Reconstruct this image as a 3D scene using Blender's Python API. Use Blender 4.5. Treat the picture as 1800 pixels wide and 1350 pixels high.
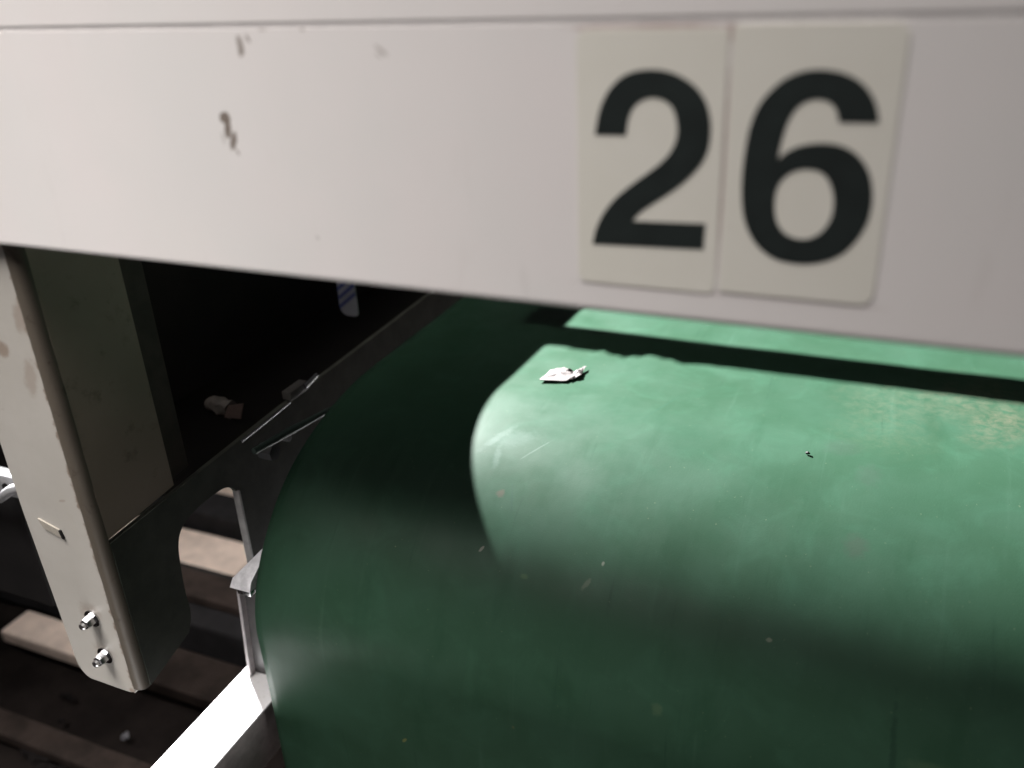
import bpy, bmesh, math, random
from mathutils import Vector, Matrix, noise
for o in list(bpy.data.objects): bpy.data.objects.remove(o, do_unlink=True)
S = bpy.context.scene
COL = S.collection
# ------------------------------------------------------------------ camera
cam_d = bpy.data.cameras.new('camera'); cam = bpy.data.objects.new('camera', cam_d); COL.objects.link(cam)
right = Vector((0.919013, 0.391977, -0.042050)); up = Vector((-0.135521, 0.414286, 0.900001)); back = Vector((0.370200, -0.821414, 0.433855))
M4 = Matrix((right, up, back)).transposed().to_4x4(); M4.translation = Vector((0, -0.4102, 0.1684))
cam.matrix_world = M4
cam_d.sensor_width = 36; cam_d.lens = 31.638; cam_d.clip_start = 0.01; cam_d.clip_end = 50
cam_d.dof.use_dof = True; cam_d.dof.focus_distance = 0.80; cam_d.dof.aperture_fstop = 3.5
S.camera = cam
# ------------------------------------------------------------------ world and lamps
w = bpy.data.worlds.new('World'); S.world = w; w.use_nodes = True
w.node_tree.nodes['Background'].inputs[0].default_value = (1, 0.93, 0.97, 1)
w.node_tree.nodes['Background'].inputs[1].default_value = 0.034
S.view_settings.view_transform = 'Standard'; S.view_settings.look = 'None'; S.view_settings.exposure = 0; S.view_settings.gamma = 1

def lamp(name, kind, loc, target, power, size=.1, col=(1, 1, 1), **kw):
    d = bpy.data.lights.new(name, kind); o = bpy.data.objects.new(name, d); COL.objects.link(o)
    o.location = loc; d.energy = power; d.color = col
    o.rotation_euler = (Vector(target) - Vector(loc)).to_track_quat('-Z', 'Y').to_euler()
    if kind == 'AREA': d.size = size
    elif kind != 'SUN': d.shadow_soft_size = size
    for k, v in kw.items(): setattr(d, k, v)
    return o
# work lamp inside the machine, behind and left of the belt
il = lamp('inner_lamp', 'AREA', (-2.60, 2.08, 1.52), (-.3, .3, -.25), 1720, .02, shape='RECTANGLE', size_y=.50)
zz = (Vector((-2.60, 2.08, 1.52)) - Vector((-.3, .3, -.25))).normalized(); yy = (Vector((0, 1, 0)) - zz * zz.y).normalized()
il.rotation_euler = Matrix((yy.cross(zz), yy, zz)).transposed().to_euler()      # a short tube lamp, its length running the way the belt runs
# room lamp in front, high on the left
lamp('room_lamp', 'SPOT', (-.80, -.56, 1.62), (-.50, .0, -.08), 470, .60, (1, .955, .93), spot_size=math.radians(44), spot_blend=.62)

# ------------------------------------------------------------------ materials
class NT:
    def __init__(s, name):
        s.m = bpy.data.materials.new(name); s.m.use_nodes = True; s.t = s.m.node_tree; s.n = s.t.nodes; s.l = s.t.links
        s.b = s.n['Principled BSDF']; s.tc = s.n.new('ShaderNodeTexCoord')
        s.co = s.tc.outputs['Object']
    def val(s, sock, v):
        if hasattr(v, 'is_linked') or isinstance(v, bpy.types.NodeSocket): s.l.new(v, sock)
        else:
            sock.default_value = v
    def noise(s, scale, detail=4, rough=.55, co=None, dist=0, stretch=None):
        n = s.n.new('ShaderNodeTexNoise'); c = co or s.co
        if stretch:
            mp = s.n.new('ShaderNodeMapping'); mp.inputs['Scale'].default_value = stretch; s.l.new(c, mp.inputs[0]); c = mp.outputs[0]
        s.l.new(c, n.inputs['Vector']); n.inputs['Scale'].default_value = scale; n.inputs['Detail'].default_value = detail
        n.inputs['Roughness'].default_value = rough; n.inputs['Distortion'].default_value = dist
        return n.outputs['Fac']
    def rng(s, v, a, b, c=0., d=1.):
        n = s.n.new('ShaderNodeMapRange'); n.interpolation_type = 'SMOOTHSTEP'
        s.val(n.inputs[0], v)
        for i, x in enumerate((a, b, c, d)): n.inputs[i + 1].default_value = x
        return n.outputs[0]
    def math(s, op, a, b=0.):
        n = s.n.new('ShaderNodeMath'); n.operation = op; s.val(n.inputs[0], a); s.val(n.inputs[1], b); return n.outputs[0]
    def mix(s, f, a, b):
        n = s.n.new('ShaderNodeMix'); n.data_type = 'RGBA'; s.val(n.inputs[0], f)
        for sock, x in ((n.inputs[6], a), (n.inputs[7], b)):
            if isinstance(x, tuple): sock.default_value = (*x, 1)
            else: s.l.new(x, sock)
        return n.outputs[2]
    def blob(s, c, size, rot=0., co=None, wob=.35, wscale=300., soft=.5, axis='Y', warp=None):
        """0..1 mask: an ellipse round c, its outline broken by noise"""
        co = co or s.co
        v = s.n.new('ShaderNodeVectorMath'); v.operation = 'SUBTRACT'; s.l.new(co, v.inputs[0]); v.inputs[1].default_value = c
        mp = s.n.new('ShaderNodeVectorRotate'); mp.rotation_type = axis + '_AXIS'; s.l.new(v.outputs[0], mp.inputs['Vector']); mp.inputs['Angle'].default_value = rot
        d = s.n.new('ShaderNodeVectorMath'); d.operation = 'DIVIDE'; s.l.new(mp.outputs[0], d.inputs[0]); d.inputs[1].default_value = size
        ln = s.n.new('ShaderNodeVectorMath'); ln.operation = 'LENGTH'; s.l.new(d.outputs[0], ln.inputs[0])
        wv = s.math('MULTIPLY', s.math('SUBTRACT', s.noise(wscale, 3, .6, co), .5), wob * 2)
        return s.rng(s.math('ADD', ln.outputs['Value'], wv), 1 + soft * .5, 1 - soft * .5)
    def out(s, col, rough=.5, metal=0., bump=None, bstr=.2, bdist=.001, spec=.5):
        if isinstance(col, tuple): s.b.inputs['Base Color'].default_value = (*col, 1)
        else: s.l.new(col, s.b.inputs['Base Color'])
        s.val(s.b.inputs['Roughness'], rough); s.b.inputs['Metallic'].default_value = metal
        s.b.inputs['Specular IOR Level'].default_value = spec
        if bump is not None:
            n = s.n.new('ShaderNodeBump'); n.inputs['Strength'].default_value = bstr; n.inputs['Distance'].default_value = bdist
            s.l.new(bump, n.inputs['Height']); s.l.new(n.outputs[0], s.b.inputs['Normal'])
        return s.m

def mat_fascia():
    m = NT('white_painted_sheet')
    c = m.mix(m.rng(m.noise(7, 5, .6), .3, .7), (.735, .695, .680), (.71, .690, .672))
    c = m.mix(m.rng(m.noise(3, 3, .5), .45, .75, 0, .4), c, (.73, .71, .66))
    c = m.mix(m.math('MULTIPLY', m.rng(m.noise(60, 6, .7), .62, .8), .10), c, (.45, .40, .36))
    dirt = (.17, .135, .11)
    B = 1e3
    for cx, cz, sx, sz, rot, st, soft in (
        (-.3524, .0910, .0038, .0034, 0, .95, .35), (-.3517, .0850, .0022, .0052, -.2, .95, .5), (-.3492, .0785, .0021, .0052, -.4, .9, .5),
        (-.3475, .0725, .0009, .0018, .4, .6, .6), (-.3560, .0800, .0012, .0034, .15, .28, .8),
        (-.3337, .1290, .0019, .0050, .12, .75, .6), (-.3280, .1322, .0010, .0022, .5, .75, .5), (-.3345, .1255, .0014, .0022, 0, .6, .6),
        (-.2475, .1262, .0042, .0011, -.65, .45, .6), (-.2495, .1240, .0022, .0008, -.65, .35, .6), (-.3013, .0264, .0005, .0012, .5, .6, .5),
        (-.2930, .1365, .0012, .0006, -.4, .8, .5), (-.3180, .1368, .0025, .0007, 0, .5, .8),
        (-.480, .1562, .003, .001, 0, .25, .8), (-.175, .012, .0025, .009, .1, .06, 1.2)):
        c = m.mix(m.math('MULTIPLY', m.blob((cx, 0, cz), (sx, B, sz), rot, wob=.45, wscale=330, soft=soft), st), c, dirt)
    c = m.mix(m.math('MULTIPLY', m.rng(m.noise(45, 6, .65, stretch=(1, 1, .18)), .58, .8), .14), c, (.48, .43, .39))
    c = m.mix(m.math('MULTIPLY', m.rng(m.noise(210, 4, .6, stretch=(.25, 1, 1)), .70, .78), .22), c, (.40, .36, .33))
    # grime left along the top of the plates and down their joint
    for cx, cz, sx, sz, st in ((-.118, .1362, .028, .0015, .55), (-.095, .1358, .020, .0016, .55), (-.140, .1352, .007, .0010, .35), (-.0756, .078, .0010, .045, .7), (-.0756, .133, .0024, .004, .7),
                              (-.110, .0152, .034, .0008, .30), (-.040, .0167, .036, .0009, .32)):
        c = m.mix(m.math('MULTIPLY', m.blob((cx, 0, cz), (sx, B, sz), 0, wob=.6, wscale=160, soft=1.0), st), c, (.36, .27, .24))
    return m.out(c, m.rng(m.noise(25, 4), .3, .7, .42, .55), bump=m.noise(900, 3, .6), bstr=.08, bdist=.0003)
def mat_paint(name, base, dirt, amt=.5, edge_scale=45, rough=.5, metal=0):
    m = NT(name)
    c = m.mix(m.rng(m.noise(14, 5, .6), .35, .7), base, tuple(x * .9 for x in base))
    c = m.mix(m.math('MULTIPLY', m.rng(m.noise(edge_scale, 7, .7, dist=.6), .56, .72), amt), c, dirt)
    return m.out(c, rough, metal, m.noise(400, 4, .6), .15, .0004)
def mat_leg():
    m = NT('cream_painted_steel')
    c = m.mix(m.rng(m.noise(12, 5, .6), .3, .7), (.43, .41, .375), (.39, .37, .335))
    c = m.mix(m.rng(m.noise(30, 5, .6, stretch=(1, 1, .25)), .55, .75, 0, .35), c, (.40, .37, .32))
    c = m.mix(m.math('MULTIPLY', m.rng(m.noise(110, 6, .7), .66, .74), .5), c, (.2, .16, .12))
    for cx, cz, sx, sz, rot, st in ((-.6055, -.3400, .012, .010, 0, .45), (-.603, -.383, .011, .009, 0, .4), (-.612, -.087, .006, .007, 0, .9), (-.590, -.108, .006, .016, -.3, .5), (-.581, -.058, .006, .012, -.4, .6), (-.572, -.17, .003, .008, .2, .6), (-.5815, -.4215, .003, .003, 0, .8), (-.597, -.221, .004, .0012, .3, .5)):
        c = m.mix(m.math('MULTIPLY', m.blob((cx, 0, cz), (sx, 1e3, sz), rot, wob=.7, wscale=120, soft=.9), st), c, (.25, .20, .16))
    # paint worn to brown metal along the folded corner
    sx = m.n.new('ShaderNodeSeparateXYZ'); m.l.new(m.co, sx.inputs[0])
    e = m.math('ADD', sx.outputs['X'], m.math('MULTIPLY', m.math('SUBTRACT', m.noise(80, 6, .7), .5), .018))
    c = m.mix(m.math('MULTIPLY', m.rng(e, -.5800, -.5765), .85), c, (.16, .115, .08))
    return m.out(c, .42, 0, m.noise(160, 5, .6), .25, .0006)
def mat_legside():
    m = NT('shaded_leg_paint')  # leg's cream paint, colour darkened for its shaded side and reddened against green bounce
    c = m.mix(m.rng(m.noise(9, 5, .6), .3, .7), (.33, .255, .205), (.28, .215, .17))
    c = m.mix(m.math('MULTIPLY', m.rng(m.noise(40, 6, .7), .55, .7), .4), c, (.07, .045, .035))
    return m.out(c, .5, 0, m.noise(200, 4), .2, .0005)

def mat_belt():
    m = NT('green_rubber_belt'); uv = m.tc.outputs['UV']; m.co = uv
    c = m.mix(m.rng(m.noise(9, 5, .55, dist=.5), .30, .70), (.021, .052, .030), (.026, .061, .038))
    c = m.mix(m.math('MULTIPLY', m.rng(m.noise(22, 6, .62, dist=.8), .45, .75), .40), c, (.032, .080, .050))
    c = m.mix(m.math('MULTIPLY', m.rng(m.noise(16, 5, .6, stretch=(1.6, .35, 1)), .52, .78), .40), c, (.011, .038, .019))
    # long scuffs in the running direction
    c = m.mix(m.math('MULTIPLY', m.rng(m.noise(75, 4, .6, stretch=(1, .05, 1)), .58, .80), .32), c, (.045, .09, .062))
    c = m.mix(m.math('MULTIPLY', m.rng(m.noise(120, 5, .6, stretch=(1, .06, 1)), .62, .80), .45), c, (.008, .026, .016))
    # fine specks
    c = m.mix(m.math('MULTIPLY', m.rng(m.noise(420, 2, .5), .735, .77), .45), c, (.16, .19, .12))
    c = m.mix(m.math('MULTIPLY', m.rng(m.noise(300, 2, .5, stretch=(1, .5, 1)), .74, .78), .5), c, (.02, .04, .03))
    # coordinates below: x across the belt, v = distance along it from the bend (negative = on the flat, going back)
    F = m.noise(95, 6, .72, dist=.4)
    for cx, cv, sx, sv, rot, col, st, soft in (
        (.098, -.115, .042, .050, .2, (.090, .090, .062), .45, 1.1), (.112, -.06, .024, .040, -.5, (.090, .090, .062), .45, 1.0), (.025, -.09, .05, .04, 0, (.075, .09, .06), .40, 1.2),
        (.015, -.02, .04, .035, 0, (.06, .08, .05), .28, 1.2)):
        k = m.math('MULTIPLY', m.blob((cx, cv, 0), (sx, sv, 1e3), rot, wob=.6, wscale=40, soft=soft, axis='Z'), m.rng(F, .30, .72))
        c = m.mix(m.math('MULTIPLY', k, st), c, col)
    for cx, cv, sx, sv, rot, col, st, soft in (
        (.006, .055, .009, .013, 0, (.035, .05, .04), .45, .9), (.004, .135, .008, .010, 0, (.040, .040, .035), .5, .9), (-.018, .018, .014, .012, .3, (.04, .055, .045), .4, 1.),
        (-.300, .150, .0035, .0035, 0, (.12, .07, .065), .6, .8), (-.287, .155, .0012, .014, .3, (.02, .05, .035), .7, .6),
        (.050, .30, .0022, .050, .08, (.012, .03, .02), .85, .7), (.028, .315, .003, .006, 0, (.012, .03, .02), .8, .7),
        (-.095, .42, .007, .017, .1, (.05, .03, .018), .7, .8), (-.36, .50, .006, .02, 0, (.05, .04, .02), .5, .9),
        (-.20, .215, .002, .006, -.5, (.12, .14, .10), .7, .6), (-.19, .195, .0012, .002, 0, (.3, .3, .25), .6, .5), (-.30, .205, .0013, .003, -.5, (.3, .3, .25), .8, .5),
        (-.255, .22, .0035, .002, 0, (.08, .13, .06), .6, .6), (-.125, .30, .004, .005, 0, (.07, .11, .06), .6, .8), (-.048, .225, .0025, .0015, 0, (.25, .26, .2), .6, .6),
        (-.365, .42, .0016, .004, -.6, (.15, .15, .05), .8, .5), (-.25, .36, .0015, .002, 0, (.10, .10, .05), .6, .5), (.075, .29, .015, .006, 0, (.07, .11, .06), .5, .9),
        (-.19, -.008, .0008, .028, -.35, (.02, .06, .04), .5, .6),
        (-.31, .085, .020, .009, .5, (.07, .11, .09), .5, 1.), (-.326, .085, .0035, .020, -.5, (.09, .13, .11), .6, 1.), (-.318, .112, .003, .012, .2, (.08, .12, .10), .6, 1.), (-.285, .095, .0007, .016, -.6, (.10, .14, .12), .6, .6)):
        c = m.mix(m.math('MULTIPLY', m.blob((cx, cv, 0), (sx, sv, 1e3), rot, wob=.8, wscale=190, soft=soft * 1.3, axis='Z'), st * .62), c, col)
    r = m.rng(m.noise(18, 5, .6), .3, .7, .38, .50)
    h = m.math('ADD', m.math('MULTIPLY', m.noise(700, 3, .6), .35), m.noise(30, 4, .5, stretch=(1, .4, 1)))
    return m.out(c, r, 0, h, .16, .0011, spec=.085)

def simple(name, col, rough=.5, metal=0, ns=60, var=.3, bstr=.15, spec=.5):
    m = NT(name)
    c = m.mix(m.rng(m.noise(ns, 5, .6), .3, .7), col, tuple(x * (1 - var) for x in col))
    return m.out(c, rough, metal, m.noise(ns * 4, 4), bstr, .0005, spec)

FASCIA = mat_fascia(); LEG = mat_leg(); LEGSIDE = mat_legside(); BELT = mat_belt()
def mat_plate():
    m = NT('cream_vinyl_plate')
    c = m.mix(m.rng(m.noise(20, 4, .6), .3, .7), (.70, .68, .615), (.68, .66, .59))
    c = m.mix(m.math('MULTIPLY', m.rng(m.noise(150, 5, .7), .64, .75), .25), c, (.40, .36, .29))
    return m.out(c, .40, 0, m.noise(300, 3), .05, .0003)
PLATE = mat_plate()
INK = simple('black_vinyl_ink', (.0175, .0235, .0225), .42, 0, 50, .25, .03)
ZINC = simple('bright_zinc', (.62, .62, .63), .22, 1, 120, .25, .1)
STEEL = simple('dull_steel', (.30, .30, .30), .42, 1, 60, .35)
RAILW = mat_paint('chalk_white_rail_paint', (.84, .83, .83), (.30, .27, .25), .25, 90, .5)
RAILS = simple('grey_brown_rail_side', (.46, .42, .42), .5, 0, 40, .4)
DARK = simple('black_painted_steel', (.009, .008, .008), .7, 0, 30, .4, .15, .25)
DGREY = simple('dark_grey_plate', (.020, .020, .022), .5, 0, 30, .35)
FLOOR = simple('dirty_dark_floor', (.018, .014, .0125), .9, 0, 14, .55, .4, .08)
PAPER = simple('torn_white_paper', (.10, .083, .079), .7, 0, 260, .28, .5)
PAPERB = simple('stained_brown_paper', (.035, .025, .021), .8, 0, 200, .5)
BROWN = simple('brown_shaded_board', (.042, .031, .026), .8, 0, 20, .5, .2, .15)  # brown slats; also the near board's shaded stretch, shade put in the colour
BARM = simple('dark_bar_paint', (.020, .019, .020), .8, 0, 20, .5, .2, .2)
WOOD = simple('pale_beige_board', (.80, .66, .56), .6, 0, 26, .25, .2)
FLUFF = simple('grey_brown_litter', (.012, .010, .0095), .9, 0, 90, .6, .6, .1)
WHITE = simple('pale_plastic', (.17, .17, .185), .5, 0, 100, .2)
BLUE = simple('blue_print', (.02, .03, .11), .5, 0, 100, .2)

# ------------------------------------------------------------------ mesh helpers
def link(name, bm, mat, parent=None, smooth=None):
    me = bpy.data.meshes.new(name); bmesh.ops.recalc_face_normals(bm, faces=bm.faces); bm.to_mesh(me); bm.free()
    for mm in (mat if isinstance(mat, (list, tuple)) else [mat]): me.materials.append(mm)
    if smooth is not None:
        for p in me.polygons: p.use_smooth = True
        me.set_sharp_from_angle(angle=math.radians(smooth))
    o = bpy.data.objects.new(name, me); COL.objects.link(o)
    if parent:
        o.parent = parent; o.matrix_parent_inverse = Matrix.Identity(4)
        o.location = -world_loc(parent)
    return o
def world_loc(o):
    v = Vector(o.location)
    while o.parent: o = o.parent; v += Vector(o.location)
    return v
def tag(o, label=None, cat=None, kind=None, group=None):
    if label: o['label'] = label
    if cat: o['category'] = cat
    if kind: o['kind'] = kind
    if group: o['group'] = group
    return o
def empty(name, loc, label, cat, group=None):
    o = bpy.data.objects.new(name, None); COL.objects.link(o); o.location = loc; o.empty_display_size = .02
    return tag(o, label, cat, None, group)
def bevel(bm, w, seg=2, ang=30):
    es = [e for e in bm.edges if len(e.link_faces) == 2 and e.calc_face_angle(0) > math.radians(ang)]
    bmesh.ops.bevel(bm, geom=es, offset=w, segments=seg, affect='EDGES', profile=.5, clamp_overlap=True)
def box(x0, x1, y0, y1, z0, z1, bv=0, seg=2, bm=None):
    b = bm or bmesh.new()
    r = bmesh.ops.create_cube(b, size=1)
    for v in r['verts']: v.co = Vector(((x0 + x1) / 2 + v.co.x * (x1 - x0), (y0 + y1) / 2 + v.co.y * (y1 - y0), (z0 + z1) / 2 + v.co.z * (z1 - z0)))
    if bv: bevel(b, bv, seg)
    return b
def prism(pts, axis, a, b, holes=(), bm=None):
    """pts in the plane across `axis`, extruded from a to b; holes are filled round by triangulation"""
    m = bm or bmesh.new()
    def P(p, t):
        return Vector((t, p[0], p[1])) if axis == 0 else Vector((p[0], t, p[1])) if axis == 1 else Vector((p[0], p[1], t))
    es = []
    for loop in [pts, *holes]:
        vs = [m.verts.new(P(p, a)) for p in loop]
        es += [m.edges.new((vs[i], vs[(i + 1) % len(vs)])) for i in range(len(vs))]
    fs = bmesh.ops.triangle_fill(m, edges=es, use_beauty=True, use_dissolve=not holes)['geom']
    fs = [f for f in fs if isinstance(f, bmesh.types.BMFace)]
    ex = bmesh.ops.extrude_face_region(m, geom=fs)
    d = P((0, 0), b) - P((0, 0), a)
    for g in ex['geom']:
        if isinstance(g, bmesh.types.BMVert): g.co += d
    return m
def rrect(x0, x1, z0, z1, r, seg=5, rs=None):
    out = []
    for k, (cx, cz, a0) in enumerate(((x1, z1, 0), (x0, z1, 90), (x0, z0, 180), (x1, z0, 270))):
        rr = rs[k] if rs else r
        ox = cx - rr if cx == x1 else cx + rr; oz = cz - rr if cz == z1 else cz + rr
        for i in range(seg + 1):
            a = math.radians(a0 + 90 * i / seg); out.append((ox + rr * math.cos(a), oz + rr * math.sin(a)))
    return out
def tube(path, r, mat_seg=10, bm=None, taper=None):
    m = bm or bmesh.new(); rings = []
    for i, p in enumerate(path):
        p = Vector(p); d = (Vector(path[min(i + 1, len(path) - 1)]) - Vector(path[max(i - 1, 0)])).normalized()
        u = d.orthogonal().normalized(); v = d.cross(u); rr = r if not taper else r * taper[i]
        rings.append([m.verts.new(p + (u * math.cos(2 * math.pi * k / mat_seg) + v * math.sin(2 * math.pi * k / mat_seg)) * rr) for k in range(mat_seg)])
    for a, b in zip(rings, rings[1:]):
        for k in range(mat_seg): m.faces.new((a[k], a[(k + 1) % mat_seg], b[(k + 1) % mat_seg], b[k]))
    m.faces.new(rings[0]); m.faces.new(rings[-1])
    return m
def smooth_loop(pts, n=6):
    """closed outline; points marked with a third value 1 are sharp corners, the rest a Catmull-Rom curve"""
    out = []; N = len(pts)
    for i in range(N):
        p1, p2 = pts[i], pts[(i + 1) % N]
        c1, c2 = len(p1) > 2, len(p2) > 2
        p0 = pts[i - 1] if not c1 else p1; p3 = pts[(i + 2) % N] if not c2 else p2
        for k in range(n if not (c1 and c2) else 1):
            t = k / n
            out.append(tuple(.5 * (2 * p1[j] + (p2[j] - p0[j]) * t + (2 * p0[j] - 5 * p1[j] + 4 * p2[j] - p3[j]) * t * t + (3 * p1[j] - p0[j] - 3 * p2[j] + p3[j]) * t ** 3) for j in (0, 1)))
    return out

# ------------------------------------------------------------------ the setting
bm = bmesh.new(); bmesh.ops.create_grid(bm, x_segments=60, y_segments=60, size=2.8)
for v in bm.verts:
    v.co += Vector((-.8, .8, -.9)); v.co.z += .006 * noise.noise(v.co * 9)
tag(link('floor', bm, FLOOR, None, 40), kind='structure')
tag(link('rear_wall', box(-2.9, 1.3, 2.8, 2.85, -.9, .1), DARK), kind='structure')

# pale boards and dark bars lying across the floor pit, seen through the cut-out
for x0, x1, y0, y1, z0, z1, m, lab in (
    (-1.75, -1.10, .800, .880, -.88, -.855, WOOD, 'pale beige board furthest back, glimpsed at the top of the bracket opening'),
    (-1.70, -1.04, .600, .700, -.88, -.850, WOOD, 'wide pale beige board in the middle of the bracket opening'),
    (-1.335, -1.13, .345, .405, -.88, -.855, WOOD, 'pale beige lit stretch of the near board, left of the foot of the leg'),
    (-1.08, -.70, .345, .425, -.88, -.855, BROWN, 'shaded stretch of the near board, painted dim brown, low in front of the dark bars'),
    (-1.6, -.75, .185, .225, -.885, -.865, BROWN, 'dim brown slat low near the bottom left corner'),
    (-1.6, -.75, .470, .530, -.80, -.780, BROWN, 'dim brown slat lying on top of the broad dark bar')):
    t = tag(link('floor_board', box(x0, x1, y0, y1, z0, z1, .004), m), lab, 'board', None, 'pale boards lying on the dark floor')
for x0, x1, y0, y1, z0, z1, lab in (
    (-1.7, -1.0, .715, .790, -.885, -.815, 'dark steel bar between the two far beige boards'),
    (-1.6, -.85, .430, .560, -.885, -.800, 'broad dark steel bar in front of the middle beige board')):
    tag(link('floor_bar', box(x0, x1, y0, y1, z0, z1, .006), BARM), lab, 'bar', None, 'dark bars lying on the floor')
# litter at the bottom left
random.seed(4)
def crumple(name, loc, s, mat, seed, flat=.5, parent=None):
    b = bmesh.new(); bmesh.ops.create_icosphere(b, subdivisions=2, radius=1)
    for v in b.verts:
        n = v.co.normalized(); k = .55 + .8 * abs(noise.noise(n * 1.7 + Vector((seed, 0, 0)))) + .25 * noise.noise(n * 5 + Vector((0, seed, 0)))
        v.co = Vector((n.x * s[0] * k, n.y * s[1] * k, n.z * s[2] * k)) + Vector(loc)
    return link(name, b, mat, parent, 25)
tag(crumple('litter', (-1.075, .195, -.885), (.045, .03, .012), FLUFF, 1.3), 'largest grey scrap of crumpled litter in the lower left corner', 'litter', None, 'scraps on the dark floor')
tag(crumple('litter', (-1.035, .165, -.885), (.035, .028, .010), FLUFF, 4.1), 'brownish litter scrap beside the largest grey one', 'litter', None, 'scraps on the dark floor')
tag(crumple('litter', (-.975, .262, -.883), (.008, .008, .007), WHITE, 2.2), 'tiny pale pellet on the dark floor left of the white rail', 'litter', None, 'scraps on the dark floor')
tag(crumple('litter', (-1.094, .249, -.883), (.007, .007, .006), FLUFF, 7.2), 'tiny grey pellet on the dark floor near the left edge', 'litter', None, 'scraps on the dark floor')
tag(crumple('litter', (-1.130, .292, -.885), (.022, .008, .006), FLUFF, 9.2), 'faint narrow grey scrap below the foot of the leg', 'litter', None, 'scraps on the dark floor')
bm = bmesh.new()
for i in range(260):
    x = random.uniform(-1.35, -.8); y = random.uniform(.05, .8); s = random.uniform(.0004, .0014)
    r = bmesh.ops.create_icosphere(bm, subdivisions=1, radius=s)
    for v in r['verts']: v.co = Vector((v.co.x * random.uniform(.7, 1.8) + x, v.co.y + y, v.co.z - .898 + .006 * noise.noise(Vector((x, y, -.9)) * 9)))
tag(link('grit', bm, FLUFF), 'loose grit strewn over the dark floor', 'grit', 'stuff')

# ------------------------------------------------------------------ hood panel with its number plates
hood = empty('hood_panel', (-.15, 0, 0), 'white painted sheet metal hood across the top carrying the number 26', 'panel')
def sheet(prof, x0, x1):
    b = bmesh.new(); N = len(prof)
    A = [b.verts.new((x0, p[0], p[1])) for p in prof]; B = [b.verts.new((x1, p[0], p[1])) for p in prof]
    for i in range(N): b.faces.new((A[i], A[(i + 1) % N], B[(i + 1) % N], B[i]))
    b.faces.new(A); b.faces.new(B[::-1]); return b
lo = [(.0, .0035), (.0004, .0015), (.0015, .0004), (.0035, 0), (.022, 0), (.022, .002), (.003, .002), (.002, .003), (.002, .165), (.0, .165)]
link('lower_sheet', sheet([(y, z if z < .16 else .1372) for y, z in lo], -.88, .6), FASCIA, hood)
link('upper_sheet', sheet([(0, .1404), (.0003, .1396), (.0018, .1392), (.004, .1392), (.004, 1.5), (.0, 1.5)], -.88, .6), FASCIA, hood)  # unseen upper part added to keep the room lamp off belt and tray
link('seam', sheet([(.0004, .1365), (.004, .1365), (.004, .1400), (.0004, .1400)], -.88, .6), simple('pale_grey_seam', (.60, .575, .565), .6, 0, 60, .1), hood)
link('bounce_blocker', box(-.88, .6, .0045, .0065, .003, 1.5), DARK, hood)  # unseen black sheet added to stop light bouncing off the hood's back
def gl(u, v, corr=None):
    return 980 + u / 2.4104, v / 2.4104
CR = (right, -up, -back)
def on_panel(u, v):                                   # the sheet's own coordinates of a traced outline point
    d = CR[0] * ((u - 900) / 1581.885) + CR[1] * ((v - 675) / 1581.885) + CR[2]
    t = .4102 / d.y; return (d.x * t, .1684 + d.z * t)
two = [(160, 570, 1), (166, 530), (181, 460), (213, 390), (262, 334), (320, 304), (390, 294), (460, 300), (530, 327), (590, 372), (630, 432), (648, 500), (650, 560), (640, 630), (612, 690), (570, 740), (520, 785), (460, 827), (400, 865), (350, 900), (318, 935, 1),
       (628, 947, 1), (618, 1056, 1), (150, 1032, 1), (162, 975), (190, 912), (225, 862), (270, 817), (330, 770), (390, 727), (440, 687), (480, 642), (503, 590), (508, 540), (498, 480), (475, 440), (440, 419), (400, 413), (360, 424), (325, 452), (303, 500), (291, 573, 1)]
six = [(1362, 520, 1), (1358, 470), (1338, 412), (1300, 360), (1245, 322), (1180, 301), (1110, 294), (1040, 302), (965, 333), (900, 387), (850, 452), (815, 540), (795, 640), (783, 740), (781, 840), (791, 925), (820, 1000), (865, 1057), (925, 1096), (1000, 1114), (1075, 1116), (1150, 1101), (1215, 1068), (1270, 1013), (1310, 948), (1330, 880), (1335, 810), (1324, 740), (1294, 682), (1245, 637), (1180, 611), (1100, 606), (1020, 620), (965, 647), (935, 674, 1),
       (948, 610), (965, 550), (986, 500), (1016, 457), (1060, 428), (1110, 420), (1152, 432), (1180, 462), (1193, 518, 1)]
eye = [(1070, 716), (1125, 734), (1158, 785), (1170, 850), (1160, 918), (1125, 975), (1075, 1007), (1020, 1011), (965, 988), (931, 940), (920, 872), (930, 800), (962, 750), (1012, 722)]
def glyph(pts):
    return [on_panel(*gl(*p)) for p in smooth_loop(pts)]
p2 = link('number_plate', prism(rrect(-.1450, -.0764, .0162, .1350, .0045, rs=(.003, .005, .004, .004)), 1, -.0004, .0), PLATE, hood); p2['label'] = 'left cream plate with the digit 2'
p6 = link('number_plate', prism(rrect(-.0747, -.0057, .0178, .1366, .0045, rs=(.005, .0025, .002, .006)), 1, -.0005, .0), PLATE, hood); p6['label'] = 'right cream plate with the digit 6'
d2 = link('digit', prism(glyph(two), 1, -.0006, -.0003), INK, p2); d2['label'] = 'black digit 2'
d6 = link('digit', prism(glyph(six), 1, -.0007, -.0004, holes=[glyph(eye)]), INK, p6); d6['label'] = 'black digit 6'

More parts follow.
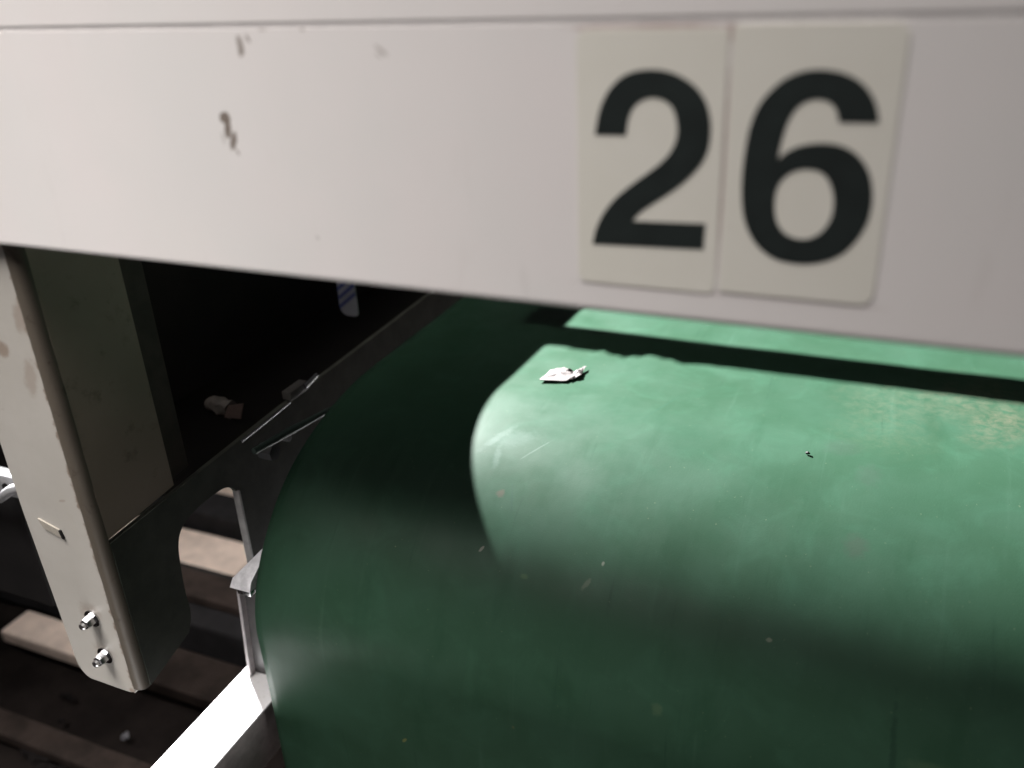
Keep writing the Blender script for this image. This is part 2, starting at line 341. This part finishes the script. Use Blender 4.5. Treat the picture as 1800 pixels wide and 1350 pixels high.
# ------------------------------------------------------------------ support leg with its gusset
leg = empty('support_leg', (-.61, .01, -.42), 'cream steel leg under the left end of the hood, with two bright screws', 'support leg')
XF = -.567
web = smooth_loop([(-.6500, .12, 1), (-.5765, .12, 1), (-.5765, -.09, 1), (-.5765, -.36, 1), (-.5775, -.4175), (-.5805, -.4230), (-.590, -.4245), (-.620, -.4240), (-.6330, -.4235), (-.6400, -.4180), (-.6440, -.408), (-.6445, -.39, 1), (-.6500, -.24, 1)], 5)
b = prism(web, 1, .010, .014)
link('front_web', b, LEG, leg, 30)
# folded corner and side flange
b = bmesh.new(); prof = []
for i in range(7):
    a = math.radians(90 * i / 6); prof.append((-.575 + .008 * math.sin(a), .018 - .008 * math.cos(a)))
prof = [(-.5782, .0099), (-.5762, .0099)] + prof + [(XF, .0185)]
zt = .12
cols = []
for (x, y) in prof:
    zb_ = -.4185 + .02 * max(0, (x + .5762)) * 0
    cols.append((x, y, zb_))
N = 40; vs = []
for (x, y, zb_) in cols:
    vs.append([b.verts.new((x + .0006 * noise.noise(Vector((x * 40, y * 40, z * 60))), y, z)) for z in [zb_ + (zt - zb_) * k / N for k in range(N + 1)]])
for a, c in zip(vs, vs[1:]):
    for k in range(N): b.faces.new((a[k], c[k], c[k + 1], a[k + 1]))
link('folded_corner', b, mat_paint('worn_corner_paint', (.095, .08, .062), (.04, .028, .02), .8, 70, .5), leg, 60)
link('side_flange', prism([(.0184, -.258), (.098, -.252), (.096, .12), (.0184, .12)], 0, XF - .004, XF), LEGSIDE, leg)
link('back_flange', prism([(.0985, -.250), (.124, -.247), (.124, .12), (.0965, .12)], 0, XF - .009, XF - .005), simple('red_brown_flange', (.07, .048, .042), .7, 0, 30, .4), leg)
for x, z in ((-.6035, -.3445), (-.6015, -.3860)):
    s = link('screw', tube([(x, .0098, z), (x, .0035, z), (x, .0005, z), (x, -.0008, z)], .0058, 6, taper=[1.0, 1.0, .85, .5]), ZINC, leg, 20)
    link('washer', tube([(x, .0100, z), (x, .0086, z)], .0085, 20), ZINC, s, 30)
    link('screw_end', tube([(x, -.0007, z), (x + .0002, -.0030, z - .0002), (x + .0002, -.0038, z - .0002)], .0032, 12, taper=[1, 1, .6]), ZINC, s, 30)
link('slot', prism([(-.6325, -.2455), (-.6285, -.2545), (-.6085, -.2605), (-.6105, -.2520)], 1, .0086, .0102), simple('grey_slot_plate', (.36, .33, .28), .6, 0, 60, .3), leg)
link('slot_shadow_gap', prism([(-.6105, -.2525), (-.6085, -.2525), (-.6068, -.2600), (-.6087, -.2603)], 1, .0080, .0101), DARK, leg).name = 'slot_shadow'  # black sliver standing in for the shadow at the slot's end

side = empty('conveyor_side_rail', (XF, .3, -.3), 'long dark green steel side plate beside the belt, with a rounded cut-out', 'frame')
gus = [(.019, -.4180, 1), (.030, -.4150, 1), (.074, -.4020, 1), (.0815, -.3850), (.0815, -.360), (.083, -.335), (.0865, -.310), (.0960, -.2955), (.118, -.2890), (.146, -.2885), (.160, -.2915), (.170, -.3005), (.1735, -.315, 1), (.1735, -.4010, 1), (.330, -.4010, 1), (.330, -.335, 1), (.85, -.320, 1), (.85, -.238, 1), (.25, -.2515, 1), (.019, -.262, 1)]
link('gusset_plate', prism(smooth_loop(gus, 5), 0, XF - .0045, XF + .0006), simple('dark_green_plate', (.055, .058, .046), .6, 0, 40, .35, .15, .3), side, 40)
link('cutout_lip', box(XF - .0045, XF + .0035, .1705, .1733, -.3985, -.302, .0006), simple('lit_grey_edge', (.40, .39, .38), .5, 0, 60, .3), side, 40)  # plate edge that catches the light, its lit grey put in as colour
link('edge_glint', tube([(XF + .003, .188, -.2545), (XF + .004, .215, -.2528), (XF + .004, .268, -.2500)], .0014, 8), ZINC, side, 60)  # bright wire added for the glint along the plate's top edge
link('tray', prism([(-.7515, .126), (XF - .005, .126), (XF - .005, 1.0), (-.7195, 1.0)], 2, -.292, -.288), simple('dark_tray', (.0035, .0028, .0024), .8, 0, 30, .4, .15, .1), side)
# latch at the end of the glint wire
b = box(-.572, -.560, .268, .300, -.2485, -.2385, .0015)
link('latch', b, simple('grey_latch', (.07, .065, .06), .5, 0, 60, .3), side, 40)
link('latch_pin', tube([(-.560, .292, -.2425), (-.5575, .313, -.2370)], .0033, 10, taper=[1, .7]), ZINC, side, 60)
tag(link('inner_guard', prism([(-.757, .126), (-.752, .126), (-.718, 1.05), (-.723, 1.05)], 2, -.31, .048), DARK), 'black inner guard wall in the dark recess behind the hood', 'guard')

# ------------------------------------------------------------------ belt
XL, XR, ZB = -.5215, .36, -.245
YF = .1121
TH = [math.radians(1.5 * i) for i in range(61)]
rho = [.1105 + .2942 * math.exp(-t / .6431) for t in TH]
ys, zs = [0], [0]
for i in range(60):
    h = TH[1] - TH[0]
    ys.append(ys[-1] + (rho[i] * math.cos(TH[i]) + rho[i + 1] * math.cos(TH[i + 1])) / 2 * h)
    zs.append(zs[-1] + (rho[i] * math.sin(TH[i]) + rho[i + 1] * math.sin(TH[i + 1])) / 2 * h)
Y0 = YF + ys[-1]
prof = [(1.1 - (1.1 - Y0) * i / 24, ZB) for i in range(24)] + [(Y0 - y, ZB - z) for y, z in zip(ys, zs)]
ze = ZB - zs[-1]
prof += [(YF, ze - .3 * i / 14) for i in range(1, 15)]
NRM = []
for i in range(len(prof)):
    a = prof[max(i - 1, 0)]; c = prof[min(i + 1, len(prof) - 1)]
    d = Vector((c[0] - a[0], c[1] - a[1])).normalized(); NRM.append(Vector((d.y, -d.x)))
S0 = 24
arc = [0]
for i in range(1, len(prof)): arc.append(arc[-1] + (Vector(prof[i]) - Vector(prof[i - 1])).length)
a0 = arc[S0]; arc = [a - a0 for a in arc]
def belt_pt(x, s, off=0.):
    for i in range(len(arc) - 1):
        if arc[i + 1] >= s: break
    t = (s - arc[i]) / (arc[i + 1] - arc[i]); p = Vector(prof[i]).lerp(Vector(prof[i + 1]), t); n = NRM[i].lerp(NRM[i + 1], t)
    n = n if n.y >= -.001 and (n.y > 0 or n.x < 0) else -n
    return Vector((x, p[0] + n.x * off, p[1] + n.y * off))
belt = empty('conveyor_belt', (-.1, .25, -.3), 'green rubber conveyor belt running over a large end roller below the hood', 'conveyor belt')
bm = bmesh.new(); uvl = bm.loops.layers.uv.new('UVMap')
NX = 90; rows = []
xs = [XL + (XR - XL) * k / NX for k in range(NX + 1)]
for i, (y, z) in enumerate(prof):
    row = []
    for x in xs:
        wv = .0016 * noise.noise(Vector((x * 5, arc[i] * 4, 0))) + .0005 * noise.noise(Vector((x * 18, arc[i] * 14, 3)))
        e = min(1, (x - XL) / .006); wv -= .0012 * (1 - e) ** 2
        n = NRM[i] if (NRM[i].y > 0 or NRM[i].x < 0) else -NRM[i]
        row.append(bm.verts.new((x + (.0012 * noise.noise(Vector((0, arc[i] * 9, 7))) if x == XL else 0), y + n.x * wv, z + n.y * wv)))
    rows.append(row)
for i in range(len(rows) - 1):
    for k in range(NX):
        f = bm.faces.new((rows[i][k], rows[i + 1][k], rows[i + 1][k + 1], rows[i][k + 1]))
        for l, (ii, kk) in zip(f.loops, ((i, k), (i + 1, k), (i + 1, k + 1), (i, k + 1))): l[uvl].uv = (xs[kk], arc[ii])
o = link('belt_skin', bm, BELT, belt, 60)
sd = o.modifiers.new('thickness', 'SOLIDIFY'); sd.thickness = .004
# which way is inward depends on the normals: test one top face
me = o.data
topn = sum((p.normal.z for p in me.polygons if abs(p.normal.z) > .9), 0.0)
sd.offset = -1 if topn > 0 else 1
# roller and its shaft inside the loop
def ring(yc, zc, r, n=48): return [(yc + r * math.cos(2 * math.pi * k / n), zc + r * math.sin(2 * math.pi * k / n)) for k in range(n)]
inn = [(p[0] + .008 * math.sin(t), p[1] - .008 * math.cos(t)) for p, t in zip(prof[S0:S0 + 61], TH)]
rol = link('end_roller', prism(inn + [(YF + .008, -.50), (.30, -.52), (Y0, -.50)], 0, XL + .012, XR), DGREY, belt, 40)
link('shaft', prism(ring(.252, -.386, .014, 20), 0, XL - .020, XL + .012), STEEL, rol, 40)
link('belt_lip', tube([(-.541, .178, -.2560), (-.537, .230, -.2600), (-.528, .296, -.2640)], .0042, 8, taper=[.8, 1, .6]), simple('dark_green_lip', (.03, .05, .04), .6, 0, 60, .3), belt, 60)
link('bearing_bolt', tube([(-.556, .206, -.272), (-.540, .206, -.272)], .009, 6), DGREY, belt, 20)
link('bearing_cap', tube([(-.552, .232, -.270), (-.541, .232, -.270)], .004, 10), STEEL, belt, 30)

# torn paper tag on the belt
def on_top(x, y, off): return belt_pt(x, Y0 - y if y > Y0 else 0, off)
tg = empty('paper_tag', (-.31, .405, ZB), 'small torn white paper tag lying on the lit green belt', 'paper tag')
def flake(name, pts, h, parent, mat, seed):
    b = bmesh.new(); c = Vector((sum(p[0] for p in pts) / len(pts), sum(p[1] for p in pts) / len(pts)))
    P = smooth_loop([(*p, 1) for p in pts], 2); P = []
    for i in range(len(pts)):
        q, r2 = Vector(pts[i]), Vector(pts[(i + 1) % len(pts)])
        for k in range(4):
            v = q.lerp(r2, k / 4); v += Vector((noise.noise(Vector((v.x * 300, v.y * 300, seed))), noise.noise(Vector((v.y * 300, v.x * 300, seed + 5))))) * .0012; P.append(v)
    layers = []
    for dz in (0, .0006):
        rings = []
        for s in (1, .66, .33):
            rings.append([b.verts.new((c.x + (v.x - c.x) * s, c.y + (v.y - c.y) * s, ZB + .0015 + dz + h * (1 - s * .4) * (.6 + .8 * noise.noise(Vector((v.x * 90 * s, v.y * 90, seed)))))) for v in P])
        ce = b.verts.new((c.x, c.y, ZB + .0015 + dz + h))
        for A, B in zip(rings, rings[1:]):
            for k in range(len(P)): b.faces.new((A[k], A[(k + 1) % len(P)], B[(k + 1) % len(P)], B[k]))
        for k in range(len(P)): b.faces.new((rings[-1][k], rings[-1][(k + 1) % len(P)], ce))
        layers.append(rings[0])
    for k in range(len(P)): b.faces.new((layers[0][k], layers[0][(k + 1) % len(P)], layers[1][(k + 1) % len(P)], layers[1][k]))
    return link(name, b, mat, parent, 25)
flake('tag_sheet', [(-.3265, .3845), (-.2985, .3925), (-.2955, .4165), (-.3125, .4230), (-.3245, .4115)], .0028, tg, PAPER, 1)
flake('curled_corner', [(-.2965, .3955), (-.2885, .4080), (-.2905, .4330), (-.2975, .4170)], .0042, tg, PAPER, 2)
flake('dark_smudge', [(-.3085, .4085), (-.2990, .4120), (-.3000, .4190), (-.3080, .4190)], .0046, tg, PAPERB, 3)
# dark granule on the belt
tag(crumple('granule', tuple(belt_pt(-.0463, Y0 - .326, .0012)), (.0024, .0018, .0018), DARK, 3.3), 'small black granule on the middle of the lit belt', 'granule')

# bar across the belt with a frayed edge (throws the dark band)
cb = empty('cross_bar', (-.2, .55, -.14), 'flat dark bar across the belt behind the hood, its front edge frayed', 'bar')
front = []
random.seed(11)
n = 300; x0, x1 = -.425, .40
for i in range(n + 1):
    x = x0 + (x1 - x0) * i / n
    k = max(0, min(1, (-.20 - x) / .12)); amp = .0016 + .015 * k
    front.append((x, .524 - .010 * max(0, (-.05 - x)) * 0 - amp * (noise.noise(Vector((x * 26, 0, 1))) + .5 * noise.noise(Vector((x * 80, 0, 2)))) - (.003 * k) - .018 * max(0, -(x - .1)) * 0))
pts = front + [(x1, .580), (x0, .577)]
link('rubber_flap', prism(pts, 2, -.205, -.201), DARK, cb)
link('rail', box(x0, x1, .556, .573, -.2005, -.190, .002), DARK, cb)

# ------------------------------------------------------------------ lower rail, post and corner bracket
rail = empty('lower_rail', (-.565, .1, -.53), 'bright white painted rail running back beneath the belt at the bottom edge', 'rail')
link('rail_top', box(-.5945, -.5365, -.35, 1.2, -.5335, -.530, .0014, 3), RAILW, rail, 40)
link('rail_side', box(-.5900, -.5385, -.35, 1.2, -.60, -.5337, .001), RAILS, rail, 40)
post = empty('rail_post', (-.565, .16, -.53), 'grey steel post standing on the white rail against the belt edge', 'post')
link('channel', prism([(-.583, -.5298), (-.530, -.5298), (-.530, -.400), (-.571, -.400), (-.5735, -.415)], 1, .158, .166), simple('grey_channel', (.05, .045, .045), .45, 0, 60, .35), post, 30)
link('channel_web', prism([(-.583, -.5298), (-.5795, -.5298), (-.569, -.400), (-.5735, -.415)], 1, .150, .1578), RAILS, post, 30)
cap = empty('corner_bracket', (-.55, .16, -.39), 'small bright zinc corner bracket on top of the grey post', 'bracket')
b = bmesh.new()
V = [b.verts.new(p) for p in ((-.5462, .116, -.3745), (-.5440, .120, -.3655), (-.5222, .120, -.3655), (-.5222, .116, -.3745), (-.5462, .160, -.3745), (-.5245, .156, -.3440), (-.5222, .156, -.3440), (-.5222, .160, -.3745))]
for f in ((0, 1, 2, 3), (4, 5, 6, 7), (0, 1, 5, 4), (1, 2, 6, 5), (2, 3, 7, 6), (3, 0, 4, 7)): b.faces.new([V[i] for i in f])
bevel(b, .0018, 2, 20)
link('bracket_body', b, simple('bright_bracket_metal', (.80, .79, .81), .45, 0, 140, .3, .4), cap, 40)
link('clip', box(-.5385, -.5225, .1165, .124, -.3805, -.3748, .0008), ZINC, cap, 30)

# ------------------------------------------------------------------ loose things in the recess and at the left edge
def rumple(o, amp, f):
    for v in o.data.vertices: v.co += Vector((noise.noise(v.co * f), noise.noise(v.co * f + Vector((9, 0, 0))), noise.noise(v.co * f + Vector((0, 9, 0))))) * amp
cup = empty('paper_scrap', (-.655, .287, -.288), 'curled pale paper scrap lying in the dark recess left of the belt', 'paper scrap')
cu = link('curl', tube([(-.690 + .0024 * i, .285 - .0004 * i, -.279) for i in range(17)], .0095, 18, taper=[.5 + .5 * min(1, i / 3) for i in range(17)]), simple('grey_paper', (.085, .075, .068), .8, 0, 120, .3), cup, 40)
link('torn_flap', prism([(-.657, -.284), (-.634, -.282), (-.626, -.262), (-.648, -.268)], 1, .268, .2695), simple('reddish_paper', (.075, .05, .044), .8, 0, 120, .3), cup)
rumple(cu, .0060, 70)
lb = empty('striped_label', (-.328, .06, -.03), 'small pale label with slanting blue stripes hanging below the hood', 'label')
link('label_sheet', prism(rrect(-.3352, -.3215, -.047, -.012, .004, rs=(.001, .001, .006, .003)), 1, .060, .0607), WHITE, lb)
for k in range(3):
    z = -.020 - .0062 * k
    link('stripe', prism([(-.3350, z - .010), (-.3350, z - .0072), (-.3217, z + .0035), (-.3217, z + .0005)], 1, .0594, .0599), BLUE, lb)
wb = empty('wall_bracket', (-.82, .1, -.31), 'bright white metal bracket half hidden at the left edge behind the leg', 'bracket')
link('bracket_arm', tube([(-.93, .115, -.345), (-.86, .108, -.338), (-.825, .104, -.325), (-.795, .10, -.306), (-.77, .10, -.297)], .0055, 12), simple('grey_white_paint', (.34, .34, .35), .45, 0, 60, .3), wb, 60)
link('bracket_plate', box(-.93, -.80, .110, .116, -.326, -.300, .002), simple('grey_white_paint', (.34, .34, .35), .45, 0, 60, .3), wb, 40)
link('bracket_hole', tube([(-.818, .1098, -.314), (-.818, .1086, -.314)], .005, 16), DARK, wb)
tag(link('machine_cover', box(-1.6, -.83, .125, .165, -.49, -.335, .004), DARK), 'black machine cover low at the left edge', 'cover')

tag(link('lamp_blocker', box(-1.78, -1.60, .25, 1.6, -.88, .30, .004), DARK), 'tall black block added at the left to keep the inner lamp off the floor', 'light blocker')  # block added only to keep the inner lamp off the floor
